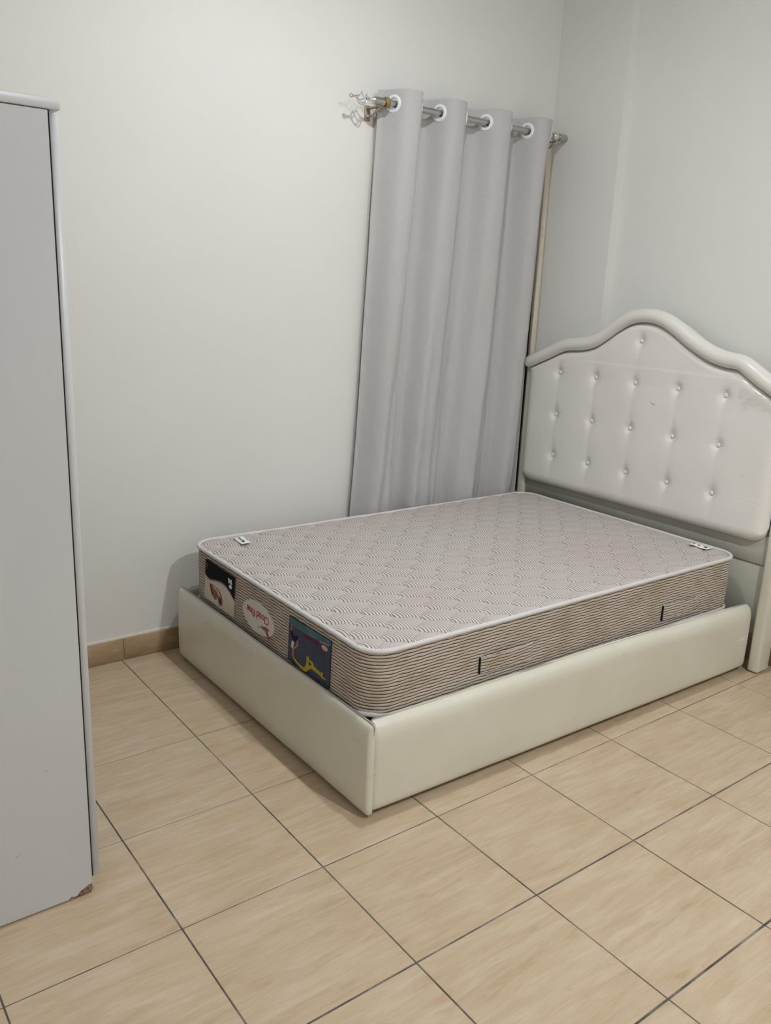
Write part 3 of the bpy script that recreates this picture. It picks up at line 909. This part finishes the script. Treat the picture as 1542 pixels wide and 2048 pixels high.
# small white tags sewn on top
def care_tag(corners, lines, nm):
    """corners x,y in order; text lines drawn as printed characters"""
    zt = MZ1+0.0155
    V = []
    for k in range(9):
        for j in range(3):
            u, v = k/8, j/2
            a = [lerp(lerp(corners[0][c], corners[1][c], u), lerp(corners[3][c], corners[2][c], u), v) for c in range(2)]
            V.append((a[0], a[1], zt+0.0012*math.sin(u*7)))
    Fc = [(k*3+j, k*3+j+1, k*3+j+4, k*3+j+3) for k in range(8) for j in range(2)]
    o = mesh_obj('care_tag', V, Fc, M_TAG, mat_root, True)
    o['label'] = nm
    s = o.modifiers.new('thickness', 'SOLIDIFY'); s.thickness = 0.0012
    e = Vector((corners[1][0]-corners[0][0], corners[1][1]-corners[0][1], 0)); L = e.length; e.normalize()
    w = Vector((corners[3][0]-corners[0][0], corners[3][1]-corners[0][1], 0)); w.normalize()
    for k, (u0, u1) in enumerate(lines):
        c = Vector((corners[0][0], corners[0][1], zt+0.0030))
        pts = []
        for uu, ww in ((u0, 0.014), (u1, 0.014), (u1, 0.024), (u0, 0.024)):
            pts.append(c+e*(L*uu)+w*ww)
        mesh_obj('printed_mark', pts, [(0, 1, 2, 3)], M_INK, o)
care_tag([(1.194, 0.103), (1.186, 0.008), (1.228, 0.014), (1.236, 0.104)], [(0.18, 0.28), (0.34, 0.40), (0.46, 0.52), (0.60, 0.78)], 'white paper tag near the foot corner')
care_tag([(2.800, -0.885), (2.794, -0.975), (2.842, -0.978), (2.852, -0.890)], [(0.12, 0.20), (0.36, 0.48), (0.70, 0.86)], 'white paper tag near the headboard')

# ================================================================== CURTAIN ROD
RY, RZ = 0.222, 2.2255
RR = 0.0135
rodx0, rodx1 = 1.898, 2.995
rod = empty('curtain_rod', ((rodx0+rodx1)/2, RY, RZ))
tag(rod, 'steel curtain rod with a twisted cage finial at one end', 'curtain rod')
tube('pole', [(rodx0, RY, RZ), (2.2, RY, RZ), (2.6, RY, RZ), (rodx1, RY, RZ)], RR, M_STEEL, rod, 24)
tube('pole_sleeve', [(rodx0-0.002, RY, RZ), (1.944, RY, RZ)], RR+0.0022, M_STEEL, rod, 24)
V, F = lathe_data([(-0.006, 0.0175), (0.0, 0.0205), (0.010, 0.0205), (0.016, 0.0175)], (1.953, RY, RZ), (1, 0.0, 0.1), 20)
mesh_obj('tied_ring', V, F, M_BRASS, rod, True)['label'] = 'worn brass-coloured ring round the pole'
# finial
fx = rodx0
prof = [(0.0, 0.0001), (0.0, 0.0135), (0.006, 0.0155), (0.011, 0.011), (0.016, 0.006), (0.030, 0.0055), (0.036, 0.0075), (0.040, 0.004)]
parts = [lathe_data(prof, (fx, RY, RZ), (-1, 0, 0), 16)]
for w in range(4):
    pts = []
    for k in range(17):
        t = k/16
        ang = w*PI/2+t*PI*0.9
        r = 0.003+0.0225*math.sin(PI*t)**0.85
        pts.append((fx-0.037-0.048*t, RY+r*math.cos(ang), RZ+r*math.sin(ang)))
    parts.append(tube_data(pts, 0.0022, 8))
parts.append(lathe_data([(0.083, 0.004), (0.087, 0.0065), (0.092, 0.0048), (0.106, 0.0042), (0.108, 0.0062), (0.112, 0.0082), (0.117, 0.0088), (0.121, 0.0075), (0.1245, 0.0045), (0.1255, 0.0001)], (fx, RY, RZ), (-1, 0, 0), 16))
V, F = join_data(parts)
fin = mesh_obj('finial', V, F, M_CHROME, rod, True); fin['label'] = 'chrome twisted-wire cage ending in a ball'
# far end: collar and short cut pipe
V, F = lathe_data([(0, 0.010), (0.0, 0.0165), (0.008, 0.0185), (0.013, 0.014), (0.018, 0.0175), (0.026, 0.0175), (0.03, 0.010)], (2.952, RY, RZ), (1, 0, 0), 18)
mesh_obj('collar', V, F, M_CHROME, rod, True)
tube('end_pipe', [(2.992, RY, RZ), (3.0, RY, RZ), (3.036, RY, RZ), (3.041, RY, RZ)], [RR+0.0035, RR+0.0035, RR+0.0035, RR], M_STEEL, rod, 20)
# brackets down to the wall
for bx, s in ((1.925, 1), (2.982, 1)):
    b = box('bracket', bx-0.009, bx+0.009, RY-0.003, YB-0.002, RZ-0.0215, RZ-0.0165, M_RUST, rod, r=0.001, seg=1)
    box('wall_plate', bx-0.013, bx+0.013, YB-0.007, YB-0.0015, RZ-0.064, RZ-0.006, M_RUST, b, r=0.001, seg=1)
    V, F = tube_data([(bx, RY+0.002, RZ-0.022), (bx, RY+0.045, RZ-0.046), (bx, YB-0.006, RZ-0.056)], 0.004, 8)
    mesh_obj('brace', V, F, M_RUST, b, True)
    V, F = lathe_data([(0, 0.0001), (0, 0.008), (0.006, 0.008), (0.008, 0.005), (0.008, 0.0001)], (bx, YB-0.007, RZ-0.046), (0, -1, 0), 10)
    mesh_obj('screw', V, F, M_CHROME, b, True)

# ================================================================== CURTAIN
GX = [1.996, 2.241, 2.513, 2.777]
CUR_TOP, CUR_BOT = RZ+0.056, 0.13
def gx(s):
    """pole position for wave number s (s = 0, 1, 2, 3 at the visible eyelets)"""
    if s <= 0: return GX[0]+s*0.255
    if s >= 3: return GX[3]+(s-3)*0.262
    i = int(s); return lerp(GX[i], GX[i+1], s-i)
S0, S1 = -0.13, 3.60
def curtain_pt(s, z):
    d = (CUR_TOP-z)/(CUR_TOP-0.5)          # 0 at the hem, 1 near the mattress
    d = max(0.0, min(1.15, d))
    ph = 2*PI*s
    dd = min(1, d)
    my = lerp(RY, 0.243, dd**0.9)
    # wave depth changes from strong pleats to shallow folds
    A = lerp(0.060, 0.038, min(1, dd*1.1)**0.9)*(1.0+0.18*math.sin(s*2.7+dd*1.5))
    B = lerp(0.014, 0.010, dd)
    drift = -0.085*dd**1.4*(1-0.72*max(0, min(1, (s-0.2)/3.0)))
    if s > 2.4: drift += 0.035*dd*(s-2.4)
    x = gx(s)+B*math.sin(ph)+0.012*(1-math.cos(ph))*0.5+drift
    wv = math.sin(ph+0.35*math.sin(ph))
    y = my-A*math.tanh(1.5*wv)/math.tanh(1.5)
    # lower down the cloth breaks into extra little folds
    w = max(0, min(1, (dd-0.35)/0.6))
    y += w*0.0100*math.sin(ph*2.0+1.3+2.2*dd+1.4*math.sin(s*2.1))
    y += w*0.0065*math.sin(ph*3.3+0.4+1.6*math.sin(s*1.3))
    x += 0.010*dd*math.sin(z*2.3+s*1.7)
    # crumples
    k = 0.0060*dd+0.0010
    y += k*noise.noise(Vector((s*5.1, z*5.0, 2.0)))
    y += 0.0032*dd*noise.noise(Vector((s*14.0+z*4, z*17.0, 5.0)))
    if s < 0.12:                             # stiff puckered leading hem
        y += 0.0025*dd*noise.noise(Vector((s*10, z*22.0, 9.0)))
    y = min(y, YB-0.0305)
    if z < 0.36: y = lerp(y, max(y, 0.228), min(1, (0.36-z)/0.05))
    if s > 3.2: y = lerp(y, max(y, 0.268), min(1, dd*1.8)*min(1, (s-3.2)/0.15))
    if s > 3.2: x += 0.10*(s-3.2)*dd
    x = min(x, 2.944)
    if y < 0.266 and z < 1.32: x = min(x, 2.898)
    return Vector((x, y, z))
cur = empty('curtain', (2.42, 0.25, CUR_BOT))
tag(cur, 'plain grey eyelet curtain hanging behind the bed', 'curtain')
NS, NZ = 300, 150
V, Fc = [], []
for j in range(NZ+1):
    t = j/NZ
    z = CUR_TOP-(CUR_TOP-CUR_BOT)*t**1.15
    for i in range(NS+1):
        s = lerp(S0, S1, i/NS)
        zz = z
        if j == 0: zz = z-0.002*abs(math.sin(PI*s))
        V.append(curtain_pt(s, zz))
def near_eye(c):
    for g in EYES:
        if (Vector(c)-g[0]).length < 0.0235: return True
    return False
# eyelets: places where the cloth crosses the pole (0, .5, 1, ...)
EYES = []
for k in range(8):
    s = k*0.5
    if s > S1: break
    c = curtain_pt(s, RZ); e = 0.01
    tx = curtain_pt(s+e, RZ)-curtain_pt(s-e, RZ); tx.normalize()
    nrm = Vector((tx.y, -tx.x, 0)); nrm.normalize()
    c.y = RY; EYES.append((c, tx, nrm))
for j in range(NZ):
    for i in range(NS):
        a = j*(NS+1)+i
        cc = (V[a]+V[a+NS+2])/2
        if j < 12 and near_eye(cc): continue
        Fc.append((a, a+NS+1, a+NS+2, a+1))
cloth = mesh_obj('cloth', V, Fc, M_CURT, cur, True)
so = cloth.modifiers.new('thickness', 'SOLIDIFY'); so.thickness = 0.0016; so.offset = 0
for k, (c, tx, nrm) in enumerate(EYES):
    # flat white ring with rounded faces on both sides of the cloth
    V, Fc = [], []
    n = 36
    prof = [(0.0215, -0.0035), (0.0215, 0.0035), (0.0235, 0.0052), (0.029, 0.0052), (0.0345, 0.0035), (0.0355, 0.0012), (0.0355, -0.0012), (0.0345, -0.0035), (0.029, -0.0052), (0.0235, -0.0052)]
    for a in range(n):
        w = 2*PI*a/n
        d = tx*math.cos(w)+Vector((0, 0, 1))*math.sin(w)
        for r, h in prof: V.append(c+d*r+nrm*h)
    m = len(prof)
    for a in range(n):
        for b in range(m):
            Fc.append((a*m+b, a*m+(b+1) % m, ((a+1) % n)*m+(b+1) % m, ((a+1) % n)*m+b))
    e = mesh_obj('eyelet', V, Fc, M_WHITEPL, cur, True)
    e['label'] = 'white plastic eyelet ring'
